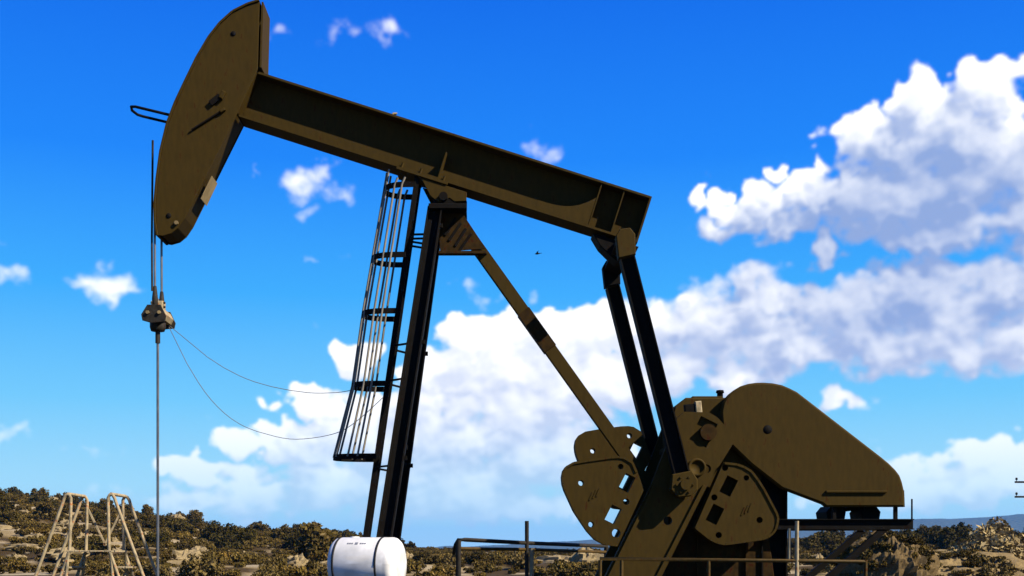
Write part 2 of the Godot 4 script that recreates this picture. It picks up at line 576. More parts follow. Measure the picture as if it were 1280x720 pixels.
func trunk_mesh(seed_: int, h: float, spread: float, r0: float) -> ArrayMesh:
	var r := RandomNumberGenerator.new()
	r.seed = seed_
	var b := MB.new()
	b.tube([Vector3(0, -0.3, 0), Vector3(0.05, h * 0.35, 0.03), Vector3(-0.04, h, 0)], r0, 6, r0 * 0.35)
	for k in 5:
		var a := TAU * k / 5 + r.randf()
		var y := h * r.randf_range(0.2, 0.6)
		b.tube([Vector3(0, y, 0), Vector3(cos(a) * spread * 0.5, y + h * 0.2, sin(a) * spread * 0.5), Vector3(cos(a) * spread, y + h * 0.4, sin(a) * spread)], r0 * 0.45, 5, r0 * 0.15)
	return b.done()

func plant_kind(called: String, label: String, category: String, crown: Mesh, trunk: Mesh, cm: Material, tm: Material, parts := ["crown", "trunk"]) -> Node3D:
	var o := Node3D.new()
	o.name = called
	var c := MeshInstance3D.new()
	c.name = parts[0]
	c.mesh = crown
	c.material_override = cm
	o.add_child(c)
	var t := MeshInstance3D.new()
	t.name = parts[1]
	t.mesh = trunk
	t.material_override = tm
	o.add_child(t)
	o.set_meta("label", label)
	o.set_meta("category", category)
	return o

func set_out(proto: Node3D, called: String, group: String, x: float, z: float, s: float, sy := 1.0):
	var o: Node3D = proto.duplicate()
	o.name = numbered(called)
	add_child(o)
	o.position = Vector3(x, ground_height(x, z) - 0.08, z)
	o.rotation.y = rng.randf() * TAU
	o.scale = Vector3(s, s * sy, s)
	o.set_meta("group", group)

func rock_mesh(seed_: int, size: Vector3, rough: float) -> ArrayMesh:
	var n := FastNoiseLite.new()
	n.seed = seed_
	n.frequency = 0.9
	n.fractal_octaves = 4
	var s := SurfaceTool.new()
	s.begin(Mesh.PRIMITIVE_TRIANGLES)
	s.set_smooth_group(-1)
	var U := 26 if size.y < 1.2 else 90
	var V := 13 if size.y < 1.2 else 45
	var g := []
	for j in V + 1:
		var row := []
		for i in U:
			var th := PI * j / V
			var ph := TAU * i / U
			var d := Vector3(sin(th) * cos(ph), cos(th), sin(th) * sin(ph))
			var k := 1.0 + rough * n.get_noise_3dv(d * 1.6) + rough * 0.4 * n.get_noise_3dv(d * 5.0) + rough * 0.3 * n.get_noise_3dv(d * 13.0)
			row.append(Vector3(d.x * size.x, d.y * size.y, d.z * size.z) * k)
		g.append(row)
	for j in V:
		for i in U:
			var i2 := (i + 1) % U
			for p in [g[j][i], g[j][i2], g[j + 1][i2], g[j][i], g[j + 1][i2], g[j + 1][i]]:
				s.add_vertex(p)
	s.generate_normals()
	return s.commit()

func make_landscape():
	rng.seed = 12
	var cm := mat(Color(1, 1, 1), 0.9)
	cm.vertex_color_use_as_albedo = true
	cm.backlight_enabled = true
	cm.backlight = Color(0.12, 0.12, 0.05)
	var bark := mat(Color(0.09, 0.065, 0.04), 0.95)
	var junipers := []
	for k in 6:
		var sz := Vector3(1.5, 3.0, 1.5) if k % 2 == 0 else Vector3(1.9, 2.4, 1.8)
		junipers.append(plant_kind("juniper_tree", "", "tree", crown_mesh(100 + k, 32, 80, sz, 0.17, [Color(0.043, 0.031, 0.006), Color(0.04, 0.031, 0.007), Color(0.06, 0.043, 0.010), Color(0.036, 0.029, 0.008), Color(0.066, 0.046, 0.012), Color(0.047, 0.036, 0.008)][k], 0.1, 0.06 if k > 3 else 0.0), trunk_mesh(k, 1.9, 0.9, 0.13), cm, bark))
	var sages := []
	for k in 3:
		sages.append(plant_kind("sagebrush", "low straw coloured brush on the sandy flat below the hillside", "shrub", crown_mesh(200 + k, 24, 90, Vector3(0.95, 1.15, 0.95), 0.085, Color(0.095, 0.068, 0.02), 0.02, 0.4), trunk_mesh(30 + k, 0.7, 0.5, 0.05), cm, bark, ["foliage", "stem"]))
	# junipers: thick on the left slope and the right rise, thin across the gap
	var made := 0
	while made < 290:
		var far := lerpf(95.0, 285.0, sqrt(rng.randf()))
		var t := rng.randf_range(-0.43, 0.48)
		var keep := 0.95
		if t > -0.07 and t < 0.2:
			keep = 0.25
		if far < 150.0:
			keep *= 0.35
		if far > 235.0:
			keep = maxf(keep, 0.6)
		if rng.randf() > keep:
			continue
		var s := rng.randf_range(0.75, 1.3)
		if t > -0.07 and t < 0.27:
			s *= 0.62
		var where := "on the slope behind the stile and tank"
		if t > 0.25:
			where = "on the rise behind the motor platform"
		elif t > -0.07:
			where = "in the low gap behind the pipe fence"
		junipers[made % 6].set_meta("label", ("upright dark juniper " if made % 6 % 2 == 0 else "broad squat dark juniper ") + where)
		set_out(junipers[made % 6], "juniper_tree", "junipers " + where, t * far, 20.0 - far, s, rng.randf_range(0.8, 1.1))
		made += 1
	junipers[4].set_meta("label", "full bushy juniper just behind the white tank")
	set_out(junipers[4], "juniper_tree", "junipers on the slope behind the stile and tank", -15.4, -90.0, 1.75, 0.95)
	for k in 46:
		var far := rng.randf_range(62.0, 120.0)
		var t := rng.randf_range(-0.42, 0.48)
		if k < 16:
			t = rng.randf_range(0.38, 0.47)
			far = rng.randf_range(58.0, 90.0)
		set_out(sages[k % 3], "sagebrush", "brush on the sandy flat", t * far, 20.0 - far, rng.randf_range(0.8, 1.5), rng.randf_range(0.8, 1.1))
	var pale := plant_kind("pale_bush", "", "bush", crown_mesh(260, 40, 150, Vector3(1.5, 2.1, 1.4), 0.085, Color(0.25, 0.19, 0.09), 0.0, 0.2), trunk_mesh(77, 1.2, 0.8, 0.07), cm, bark, ["foliage", "stem"])
	pale.set_meta("label", "large pale straw coloured bush at the foot of the utility pole")
	set_out(pale, "pale_bush", "pale bushes on the flat", 29.2, -47.0, 1.9)
	pale.set_meta("label", "smaller pale bush between the sandy bank and the large one")
	set_out(pale, "pale_bush", "pale bushes on the flat", 26.0, -47.0, 0.95)
	pale.free()
	# boulders and ledges that catch the sun
	var stone := mat(Color(0.26, 0.2, 0.105), 0.95, wear_texture(51, 0.05, 0.35, 0.3, Color(0.6, 0.5, 0.38)), 0.5)
	var rocks := [rock_mesh(1, Vector3(1.5, 0.8, 1.1), 0.5), rock_mesh(2, Vector3(1.1, 0.9, 1.0), 0.6), rock_mesh(3, Vector3(2.2, 0.55, 1.2), 0.5)]
	for k in 70:
		var far := rng.randf_range(95.0, 262.0)
		var t := rng.randf_range(-0.42, 0.47) if k < 40 else rng.randf_range(-0.42, -0.2)
		var o := MeshInstance3D.new()
		o.mesh = rocks[k % 3]
		o.material_override = stone
		o.name = numbered("boulder")
		add_child(o)
		var s := rng.randf_range(0.5, 1.3)
		o.scale = Vector3(s, s, s)
		o.rotation.y = rng.randf() * TAU
		o.position = Vector3(t * far, ground_height(t * far, 20.0 - far) + 0.1 * s, 20.0 - far)
		tag(o, "pale tan boulder lying between the junipers on the hillside", "boulder", "boulders on the hillside")
	# heaps of bare earth beyond the machine
	var heaps := [[18.3, -34.0, Vector3(2.3, 2.5, 1.9), "steep heap of bare brown earth behind the motor platform"], [24.5, -44.0, Vector3(6.0, 1.7, 3.5), "low sandy bank between the earth heap and the pale bushes"]]
	for k in heaps.size():
		var h: Array = heaps[k]
		var o := MeshInstance3D.new()
		o.name = numbered("earth_mound")
		o.mesh = rock_mesh(60 + k, h[2], 0.27)
		o.material_override = mat([Color(0.13, 0.09, 0.04), Color(0.22, 0.16, 0.075)][k], 0.95, wear_texture(61 + k, 0.05, 0.4, 0.25, Color(0.4, 0.3, 0.2)), 0.8)
		add_child(o)
		o.position = Vector3(h[0], ground_height(h[0], h[1]) - 0.25, h[1])
		tag(o, h[3], "mound")
	# low scrub: too much to count
	var tuft := crown_mesh(300, 9, 70, Vector3(0.5, 0.6, 0.5), 0.07, Color(0.055, 0.039, 0.010), 0.0, 0.1)
	var mm := MultiMesh.new()
	mm.transform_format = MultiMesh.TRANSFORM_3D
	mm.use_colors = true
	mm.mesh = tuft
	mm.instance_count = 11400
	for k in 11400:
		var far := lerpf(70.0, 290.0, sqrt(rng.randf()))
		var t := rng.randf_range(-0.5, 0.52)
		var s := rng.randf_range(0.6, 2.3)
		var at := Vector3(t * far, ground_height(t * far, 20.0 - far) - 0.05, 20.0 - far)
		if k >= 11000:
			# some of it has taken root on the earth heaps
			var h: Array = heaps[k % 2]
			var e := Vector2.from_angle(rng.randf() * TAU) * sqrt(rng.randf())
			s *= 0.45
			at = Vector3(h[0] + e.x * h[2].x * 1.25, 0, h[1] + e.y * h[2].z * 1.25)
			at.y = ground_height(at.x, at.z) - 0.3 + h[2].y * sqrt(maxf(0.0, 1.0 - e.length_squared() * 1.56)) * 0.96
		mm.set_instance_transform(k, Transform3D(Basis.from_euler(Vector3(0, rng.randf() * TAU, 0)).scaled(Vector3(s, s * rng.randf_range(0.6, 1.2), s)), at))
		var tone := rng.randf_range(0.55, 1.5)
		var straw := maxf(0.0, rng.randfn(0.0, 0.35))
		mm.set_instance_color(k, Color(tone * (1.0 + straw), tone * (1.0 + straw * 0.8), tone * (1.0 + straw * 0.4)))
	var mi := MultiMeshInstance3D.new()
	mi.name = "scrub"
	mi.multimesh = mm
	mi.material_override = cm
	add_child(mi)
	tag(mi, "low dry scrub scattered over the hills", "scrub", "", "stuff")
	for p in junipers + sages:
		p.free()

# ---------------------------------------------------------------- the pump jack
const TILT := -0.3075
var O := Vector3(-3.62, 9.50, 0.0)
func bp(s: float, t: float, z: float) -> Vector3:
	# along the walking beam, across it, and sideways
	return O + Vector3(cos(TILT), sin(TILT), 0) * s + Vector3(-sin(TILT), cos(TILT), 0) * t + Vector3(0, 0, z)

func csg_plate(called: String, poly: Array, z0: float, z1: float, windows: Array, holes: Array, m: Material, parent: Node, turn: float) -> CSGCombiner3D:
	var c := CSGCombiner3D.new()
	c.name = called
	var at: Vector3 = bases[parent]
	var body := CSGPolygon3D.new()
	body.name = "body"
	var pp := PackedVector2Array()
	for e in poly:
		pp.append(Vector2(e[0] - at.x, e[1] - at.y))
	if Geometry2D.is_polygon_clockwise(pp):
		pp.reverse()
	body.polygon = pp
	body.depth = z1 - z0
	body.position.z = z1 - at.z
	body.material = m
	c.add_child(body)
	for w in windows:
		var b := CSGBox3D.new()
		b.name = "opening"
		b.operation = CSGShape3D.OPERATION_SUBTRACTION
		b.size = Vector3(w[2], w[3], w[4] if w.size() > 4 else 2.0)
		b.position = Vector3(w[0] - at.x, w[1] - at.y, (z1 if w.size() > 4 else (z0 + z1) * 0.5) - at.z)
		b.rotation.z = turn
		b.material = m
		c.add_child(b, true)
	for h in holes:
		var y := CSGCylinder3D.new()
		y.name = "bolt_hole"
		y.operation = CSGShape3D.OPERATION_SUBTRACTION
		y.radius = h[2]
		y.height = 2.0
		y.sides = 16
		y.rotation.x = PI / 2
		y.position = Vector3(h[0] - at.x, h[1] - at.y, (z0 + z1) * 0.5 - at.z)
		y.material = m
		c.add_child(y, true)
	parent.add_child(c, true)
	bases[c] = at
	return c

func shifted(a: Array, d: Vector2) -> Array:
	var o := []
	for e in a:
		var f: Array = e.duplicate()
		f[0] += d.x
		f[1] += d.y
		o.append(f)
	return o

func bolt(mb: MB, p: Vector3, r := 0.025, l := 0.03):
	mb.cyl(p - Vector3(0, 0, 0.01), p + Vector3(0, 0, l), r, 6)

func make_horse_head(jack: Node3D):
	var arc := [[-3.62, 10.64], [-3.81, 10.58], [-4.05, 10.46], [-4.26, 10.27], [-4.44, 10.04], [-4.64, 9.70], [-4.83, 9.31], [-4.99, 8.97], [-5.12, 8.63], [-5.23, 8.17], [-5.29, 7.72], [-5.325, 7.31], [-5.32, 7.04], [-5.28, 6.80]]
	var back := [[-5.21, 6.79], [-5.07, 6.83], [-4.96, 6.92], [-4.85, 7.08], [-3.99, 8.80], [-3.65, 9.53]]
	var side := MB.new()
	side.prism(v2(arc + back), 0.27, 0.3, 0.006)
	var head := part("horse_head", side, M.olive, jack)
	var b := MB.new()
	b.prism(v2(arc + back), -0.3, -0.27, 0.006)
	part("side_plate", b, M.olive, head)
	# curved face that the cables lie on, a little wider than the box
	b = MB.new()
	for i in arc.size() - 1:
		var p := Vector2(arc[i][0], arc[i][1])
		var q := Vector2(arc[i + 1][0], arc[i + 1][1])
		var d := (q - p).normalized()
		var n := Vector2(d.y, -d.x)
		if n.x > 0.0 and n.y < 0.0:
			n = -n
		var m := (p + q) * 0.5
		b.prism(PackedVector2Array([p - d * 0.004, q + d * 0.004, q + n * 0.035, p + n * 0.035]), -0.325, 0.325, 0.004)
	part("face_plate", b, M.olive, head)
	b = MB.new()
	for e in [[[-4.85, 7.08], [-3.99, 8.80]], [[-4.96, 6.92], [-4.85, 7.08]], [[-5.07, 6.83], [-4.96, 6.92]]]:
		b.bar(Vector3(e[0][0] - 0.02, e[0][1] + 0.01, 0), Vector3(e[1][0] - 0.02, e[1][1] + 0.01, 0), 0.538, 0.02, Vector3(1, -0.5, 0))
	b.bar(Vector3(-5.24, 6.82, 0), Vector3(-5.08, 6.85, 0), 0.538, 0.02, Vector3.UP)
	part("back_plate", b, M.olive, head)
	b = MB.new()
	b.bar(Vector3(-3.60, 9.55, 0), Vector3(-3.57, 10.63, 0), 0.62, 0.03, Vector3.RIGHT)
	b.bar(Vector3(-3.99, 8.82, 0), Vector3(-3.66, 9.52, 0), 0.538, 0.02, Vector3(1, -0.5, 0))
	part("hinge_plate", b, M.olive, head)
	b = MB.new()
	b.bar(Vector3(-4.60, 7.42, 0.02), Vector3(-4.42, 7.80, 0.02), 0.4, 0.012, Vector3(1, -0.5, 0))  # pale piece gives the patch of sun on the back as colour
	part("sunlit_patch", b, M.pale, head, "tan patch painted as sunlight on the back of the head")
	# latch, stay rod, lifting holes with their bushes
	b = MB.new()
	b.bar(Vector3(-4.42, 8.95, 0.32), Vector3(-4.26, 9.08, 0.32), 0.05, 0.09, Vector3(0.6, -0.7, 0))
	part("latch", b, M.black, head)
	b = MB.new()
	b.box(Vector3(-4.22, 9.09, 0.33), Vector3(0.07, 0.13, 0.07), 0.01, Basis(Vector3(0, 0, 1), -0.5))
	part("latch_lug", b, M.olive, head)
	b = MB.new()
	b.box(Vector3(-4.22, 8.84, 0.325), Vector3(0.09, 0.05, 0.06), 0.008, Basis(Vector3(0, 0, 1), 0.5))
	part("latch_lug", b, M.olive, head)
	b = MB.new()
	b.cyl(Vector3(-4.73, 8.52, 0.325), Vector3(-4.24, 8.83, 0.325), 0.018, 8)
	part("stay_rod", b, M.black, head)
	for h in [[-4.05, 10.11], [-5.11, 7.12]]:
		b = MB.new()
		b.lathe(Vector3(h[0], h[1], 0.298), Vector3(0, 0, 1), [Vector2(0, 0.0), Vector2(0.012, 0.0), Vector2(0.012, 0.038), Vector2(0, 0.045)], 16)
		part("lifting_hole", b, M.black, head)
	b = MB.new()
	bolt(b, Vector3(-4.98, 7.0, 0.3), 0.035, 0.04)
	part("bolt", b, M.pale, head)
	# the cable guard that sticks out in front
	b = MB.new()
	b.tube([Vector3(-5.10, 8.80, 0.22), Vector3(-5.68, 8.94, 0.22), Vector3(-5.76, 8.955, 0.18), Vector3(-5.80, 8.96, 0.0), Vector3(-5.76, 8.955, -0.18), Vector3(-5.68, 8.94, -0.22), Vector3(-5.10, 8.80, -0.22)], 0.024, 8)
	part("cable_guard", b, M.black, head)

func make_beam(jack: Node3D):
	var b := MB.new()
	b.ibeam(bp(-0.12, -0.4, 0), bp(6.74, -0.4, 0), 0.8, 0.5, Vector3(0.3, 0.95, 0), 0.035, 0.022)
	var beam := part("walking_beam", b, M.olive, jack)
	for s in [3.32, 5.92, 6.31]:
		for sz in [1.0, -1.0]:
			b = MB.new()
			var top := -0.04 if s > 4.0 else -0.32
			b.bar(bp(s, top, sz * 0.125), bp(s, -0.764, sz * 0.125), 0.215, 0.02, Vector3(1, 0, 0), 0.003)
			part("stiffener", b, M.olive, beam)
	b = MB.new()
	b.bar(bp(6.755, 0.0, 0), bp(6.755, -0.8, 0), 0.5, 0.03, Vector3(1, 0, 0), 0.004)
	part("end_plate", b, M.olive, beam)
	# curved bracket plate in front of the tail stiffener
	for sz in [1.0, -1.0]:
		b = MB.new()
		var pts := PackedVector2Array()
		for k in 9:
			var t := float(k) / 8
			pts.append(Vector2(5.0 + 0.90 * t, -0.62 + 0.33 * pow(t, 3.2)))
		pts.append(Vector2(5.90, -0.764))
		pts.append(Vector2(5.0, -0.764))
		b.prism(pts, sz * 0.235 - 0.008, sz * 0.235 + 0.008, 0.002, Transform3D(Basis(Vector3(0, 0, 1), TILT), O))
		part("tail_bracket", b, M.olive, beam)
	# saddle that clamps the beam to the centre bearing
	for z in [0.26, -0.26]:
		b = MB.new()
		b.prism(v2([[-0.97, 7.75], [-0.22, 7.515], [-0.22, 7.37], [-0.42, 7.36], [-0.50, 7.42], [-0.68, 7.34], [-0.82, 7.46]]), z - 0.02, z + 0.02, 0.006)
		part("saddle_plate", b, M.olive, beam)
	b = MB.new()
	b.bar(bp(2.62, -0.825, 0), bp(3.50, -0.825, 0), 0.6, 0.045, Vector3(0.3, 0.95, 0))
	part("saddle_pad", b, M.olive, beam)
	for s in [2.7, 3.02, 3.42]:
		for z in [0.27, -0.27]:
			b = MB.new()
			b.cyl(bp(s, -0.87, z), bp(s, -0.72, z), 0.022, 6)
			part("saddle_bolt", b, M.olive, beam)
	b = MB.new()
	b.tube([bp(2.26, 0.0, -0.05), bp(2.26, 0.08, -0.05), bp(2.30, 0.11, 0), bp(2.26, 0.08, 0.05), bp(2.26, 0.0, 0.05)], 0.018, 6)
	part("lifting_eye", b, M.pale, beam)
	# tail bearing under the rear end
	b = MB.new()
	b.prism(v2([[1.86, 6.86], [2.62, 6.64], [2.56, 6.52], [2.46, 6.44], [2.26, 6.40], [2.14, 6.50], [1.98, 6.66]]), -0.2, 0.2, 0.012)
	part("tail_bearing", b, M.black, beam)

func make_samson_post(jack: Node3D):
	for sz in [1.0, -1.0]:
		var b := MB.new()
		b.ibeam(Vector3(-1.715, 0.42, 1.2 * sz), Vector3(-0.735, 7.24, 0.27 * sz), 0.24, 0.2, Vector3(1, 0, 0), 0.022, 0.014)
		var leg := part("front_leg", b, M.black, jack)
		b = MB.new()
		b.box(Vector3(-1.73, 0.43, 1.21 * sz), Vector3(0.5, 0.04, 0.45))
		part("foot_plate", b, M.black, leg)
		for y in [6.95, 5.0, 3.1]:
			var t: float = (y - 0.42) / 6.82
			b = MB.new()
			b.box(Vector3(lerpf(-1.715, -0.735, t) + 0.14, y, lerpf(1.2, 0.27, t) * sz), Vector3(0.05, 0.07, 0.05))
			part("cable_clip", b, M.black, leg)
	for y in [1.2, 3.4, 5.2]:
		var br := MB.new()
		var t: float = (y - 0.42) / 6.82
		br.bar(Vector3(lerpf(-1.715, -0.735, t), y, lerpf(1.2, 0.27, t)), Vector3(lerpf(-1.715, -0.735, t), y, -lerpf(1.2, 0.27, t)), 0.08, 0.08)
		part("cross_brace", br, M.black, jack)
	var top := MB.new()
	top.box(Vector3(-0.53, 7.255, 0), Vector3(0.62, 0.09, 0.8), 0.01)
	part("post_cap", top, M.black, jack)
	var cb := MB.new()
	for z in [0.2, -0.2]:
		cb.prism(v2([[-0.80, 7.30], [-0.40, 7.30], [-0.44, 7.42], [-0.52, 7.52], [-0.66, 7.54], [-0.76, 7.46]]), z - 0.07, z + 0.07, 0.012)
	cb.cyl(Vector3(-0.60, 7.43, -0.36), Vector3(-0.60, 7.43, 0.36), 0.07, 16)
	part("centre_bearing", cb, M.black, jack)
	# rear leg with a dark band for a cast shadow, down to the gearbox pedestal
	var r := MB.new()
	r.ibeam(Vector3(-0.37, 7.13, 0), Vector3(3.05, 2.34, 0), 0.185, 0.2, Vector3(0, 0, 1), 0.016, 0.014)
	var leg2 := part("rear_leg", r, M.olive, jack)
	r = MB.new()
	r.bar(Vector3(0.72, 5.60, 0), Vector3(1.17, 4.972, 0), 0.225, 0.215, Vector3(0, 0, 1))  # brown box section stands in for a shadow across the leg
	part("shadow_band", r, M.brown, leg2, "dark band round the olive leg in place of a cast shadow")
	# gusset between the post top and the rear leg, with slanting black ribs in place of ladder rung shadows
	r = MB.new()
	r.prism(v2([[-0.70, 7.21], [-0.29, 7.21], [0.10, 6.62], [-0.66, 6.57]]), 0.118, 0.134, 0.003)
	r.box(Vector3(-0.29, 6.555, 0.1), Vector3(0.8, 0.05, 0.14))
	var gus := part("gusset", r, M.brown, jack)
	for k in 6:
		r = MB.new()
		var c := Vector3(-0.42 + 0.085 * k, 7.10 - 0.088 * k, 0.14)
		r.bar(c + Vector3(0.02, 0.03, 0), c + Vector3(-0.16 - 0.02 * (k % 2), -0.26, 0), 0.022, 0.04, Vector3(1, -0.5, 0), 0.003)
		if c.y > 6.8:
			part("shadow_rib", r, M.black, gus)

func make_ladder(jack: Node3D):
	var top := Vector3(-1.03, 7.80, 0)
	var low := Vector3(-2.09, 0.45, 0)
	var first: MeshInstance3D = null
	for z in [0.23, -0.23]:
		var b := MB.new()
		b.bar(low + Vector3(0, 0, z), top + Vector3(0, 0, z), 0.028, 0.085, Vector3(1, 0, 0))
		var o := part("ladder" if first == null else "rail", b, M.black, jack if first == null else first)
		if first == null:
			first = o
	var d := (top - low).normalized()
	var n := int(top.distance_to(low) / 0.3)
	for k in range(1, n + 1):
		var p := low + d * (0.3 * k - 0.1)
		var b := MB.new()
		b.cyl(p + Vector3(0, 0, -0.23), p + Vector3(0, 0, 0.23), 0.014, 6)
		part("rung", b, M.black, first)
	for y in [6.83, 6.76, 5.0, 4.42, 3.0, 1.4]:
		var t: float = (y - low.y) / (top.y - low.y)
		var x := lerpf(low.x, top.x, t)
		var tl: float = (y - 0.42) / 6.82
		for z in [0.23, -0.23]:
			var b := MB.new()
			b.bar(Vector3(x + 0.02, y, z), Vector3(lerpf(-1.715, -0.735, tl) - 0.08, y - 0.02, lerpf(1.2, 0.27, tl) * signf(z)), 0.03, 0.03)
			part("standoff", b, M.black, first)
	# safety cage: five hoops and seven upright bars
	var rings := []
	var spec := [[-1.60, 7.62, -1.05], [-1.80, 6.47, -1.215], [-1.96, 5.55, -1.35], [-2.13, 4.36, -1.52], [-2.44, 3.17, -1.70]]
	for h in spec:
		var pts := []
		for k in 13:
			var a := PI * k / 12
			pts.append(Vector3(lerpf(h[2], h[0], pow(sin(a), 0.65)), h[1], -cos(a) * 0.36))
		rings.append(pts)
		var b := MB.new()
		for k in 12:
			b.bar(pts[k], pts[k + 1], 0.018, 0.09)
		part("cage_hoop", b, M.black, first)
	for k in [1, 2, 4, 6, 8, 10, 11]:
		var pts := [rings[0][k] + Vector3(0.05, 0.3 if k > 3 and k < 9 else 0.12, 0)]
		for rr in rings:
			pts.append(rr[k])
		var b := MB.new()
		b.tube(pts, 0.02, 6)
		part("cage_bar", b, M.cage, first)

func make_drive(jack: Node3D):
	# pitman arms from the equaliser down to the wrist pins
	for sz in [1.0, -1.0]:
		var b := MB.new()
		b.ibeam(Vector3(3.185, 2.82, 1.03 * sz), Vector3(2.32, 6.24, 1.03 * sz), 0.24, 0.2, Vector3(1, 0, 0), 0.02, 0.014)
		var arm := part("pitman_arm", b, M.black, jack)
		b = MB.new()
		b.prism(v2([[2.18, 6.22], [2.45, 6.28], [2.44, 6.60], [2.36, 6.70], [2.20, 6.68], [2.14, 6.58]]), sz * 1.03 - 0.11, sz * 1.03 + 0.11, 0.012)
		part("pitman_head", b, M.olive if sz > 0 else M.black, arm)
		b = MB.new()
		b.prism(v2([[3.02, 2.82], [3.33, 2.88], [3.42, 2.74], [3.42, 2.58], [3.32, 2.48], [3.12, 2.46], [3.0, 2.58]]), sz * 1.03 - 0.12, sz * 1.03 + 0.12, 0.014)
		b.cyl(Vector3(3.23, 2.66, sz * 0.7), Vector3(3.23, 2.66, sz * 1.2), 0.085, 20)
		part("wrist_pin_bearing", b, M.olive, arm)
		for k in 6:
			var a := TAU * k / 6
			b = MB.new()
			b.cyl(Vector3(3.22 + cos(a) * 0.13, 2.66 + sin(a) * 0.13, sz * 1.14), Vector3(3.22 + cos(a) * 0.13, 2.66 + sin(a) * 0.13, sz * 1.175), 0.02, 6)
			part("bolt", b, M.olive, arm)
	var e := MB.new()
	e.prism(v2([[2.16, 6.50], [2.44, 6.42], [2.50, 6.60], [2.22, 6.70]]), -0.91, 0.91, 0.012)
	part("equalizer", e, M.black, jack)
	# cranks, each with a butterfly of two counterweights
	var crank := [[3.15, 3.74], [3.26, 3.84], [3.66, 3.83], [3.79, 3.75], [4.06, 3.46], [4.06, 3.36], [3.64, 2.68], [2.81, 1.03], [2.70, 0.94], [1.97, 0.94], [1.91, 1.03], [2.74, 2.68]]
	var turn := deg_to_rad(-26.5)
	var wl := [[2.61, 2.59], [2.19, 1.69], [1.99, 1.71], [1.83, 1.80], [1.71, 1.93], [1.60, 2.09], [1.49, 2.26], [1.34, 2.59], [1.31, 2.69], [1.30, 2.80], [1.32, 2.90], [1.36, 2.96], [1.48, 3.03], [1.71, 3.07], [2.09, 3.12], [2.22, 3.125], [2.31, 3.11], [2.44, 3.03], [2.51, 2.87]]
	var wr := [[3.88, 3.03], [4.08, 3.01], [4.20, 2.97], [4.32, 2.90], [4.43, 2.76], [4.53, 2.61], [4.74, 2.21], [4.76, 2.14], [4.75, 2.05], [4.72, 1.95], [4.67, 1.88], [4.59, 1.82], [4.50, 1.79], [3.89, 1.71], [3.76, 1.74], [3.64, 1.80], [3.42, 1.98]]
	for sz in [1.0, -1.0]:
		var z0: float = minf(sz * 0.66, sz * 0.84)
		var ck := csg_plate("crank", crank, z0, z0 + 0.18, [[3.57, 3.52, 0.30, 0.42, 0.12]] if sz > 0 else [], [[3.62, 2.93, 0.07], [3.0, 2.1, 0.07]], M.olive, jack, turn)
		var b := MB.new()
		b.lathe(Vector3(3.46, 2.95, sz * 0.84), Vector3(0, 0, sz), [Vector2(-0.01, 0.15), Vector2(0.035, 0.145), Vector2(0.035, 0.105), Vector2(0.005, 0.1), Vector2(0.005, 0.0)], 24)
		part("pin_boss", b, M.olive, ck)
		b = MB.new()
		b.box(Vector3(3.50, 3.915, sz * 0.75), Vector3(0.10, 0.20, 0.12), 0.012, Basis(Vector3(0, 0, 1), 0.1))
		part("clamp_bolt", b, M.tan, ck)
		b = MB.new()
		b.box(Vector3(3.36, 3.90, sz * 0.73), Vector3(0.16, 0.14, 0.12), 0.01, Basis(Vector3(0, 0, 1), 0.1))
		part("clamp_block", b, M.black, ck)
		b = MB.new()
		b.bar(Vector3(2.79, 2.66, sz * 0.855), Vector3(2.05, 1.17, sz * 0.855), 0.05, 0.05, Vector3(0, 0, 1))
		part("rack", b, M.olive, ck)
		b = MB.new()
		b.bar(Vector3(3.58, 2.66, sz * 0.855), Vector3(2.78, 1.10, sz * 0.855), 0.05, 0.05, Vector3(0, 0, 1))
		part("rack", b, M.olive, ck)
		var d := Vector2.ZERO if sz > 0 else Vector2(0.33, 0.64)
		var wz: float = minf(sz * 0.62, sz * 0.9)
		var a1 := csg_plate("counterweight", shifted(wl, d), wz, wz + 0.28, shifted([[2.34, 2.70, 0.17, 0.27], [2.12, 2.20, 0.17, 0.27]], d), shifted([[2.24, 2.96, 0.045], [1.61, 2.70, 0.045], [1.77, 2.04, 0.045], [2.33, 2.40, 0.05], [2.17, 1.90, 0.07]], d), M.olive, jack, turn)
		var a2 := csg_plate("counterweight", shifted(wr, d), wz, wz + 0.28, shifted([[3.96, 2.65, 0.19, 0.29, 0.52], [3.74, 2.20, 0.19, 0.29, 0.52]] if sz > 0 else [[3.96, 2.65, 0.19, 0.29], [3.74, 2.20, 0.19, 0.29]], d), shifted([[4.24, 2.78, 0.045], [3.73, 2.47, 0.05], [4.45, 2.11, 0.05], [3.80, 1.87, 0.05], [3.90, 2.94, 0.05]], d), M.olive, jack, turn)
		for ed in [[a1, wl], [a2, wr]]:
			# the cast rim that stands proud round the edge
			b = MB.new()
			var loop: Array = shifted(ed[1], d)
			var mid := Vector2.ZERO
			for q in loop:
				mid += Vector2(q[0], q[1]) / loop.size()
			for k in loop.size() - 1 if ed[0] == a2 else loop.size():
				if ed[0] == a1 and (k == 0 or k == loop.size() - 1):
					continue
				var p := Vector2(loop[k][0], loop[k][1])
				var q2 := Vector2(loop[(k + 1) % loop.size()][0], loop[(k + 1) % loop.size()][1])
				p += (mid - p).normalized() * 0.018
				q2 += (mid - q2).normalized() * 0.018
				b.bar(Vector3(p.x, p.y, sz * 0.905), Vector3(q2.x, q2.y, sz * 0.905), 0.036, 0.03, Vector3(0, 0, 1), 0.008)
			part("rim", b, M.olive, ed[0])
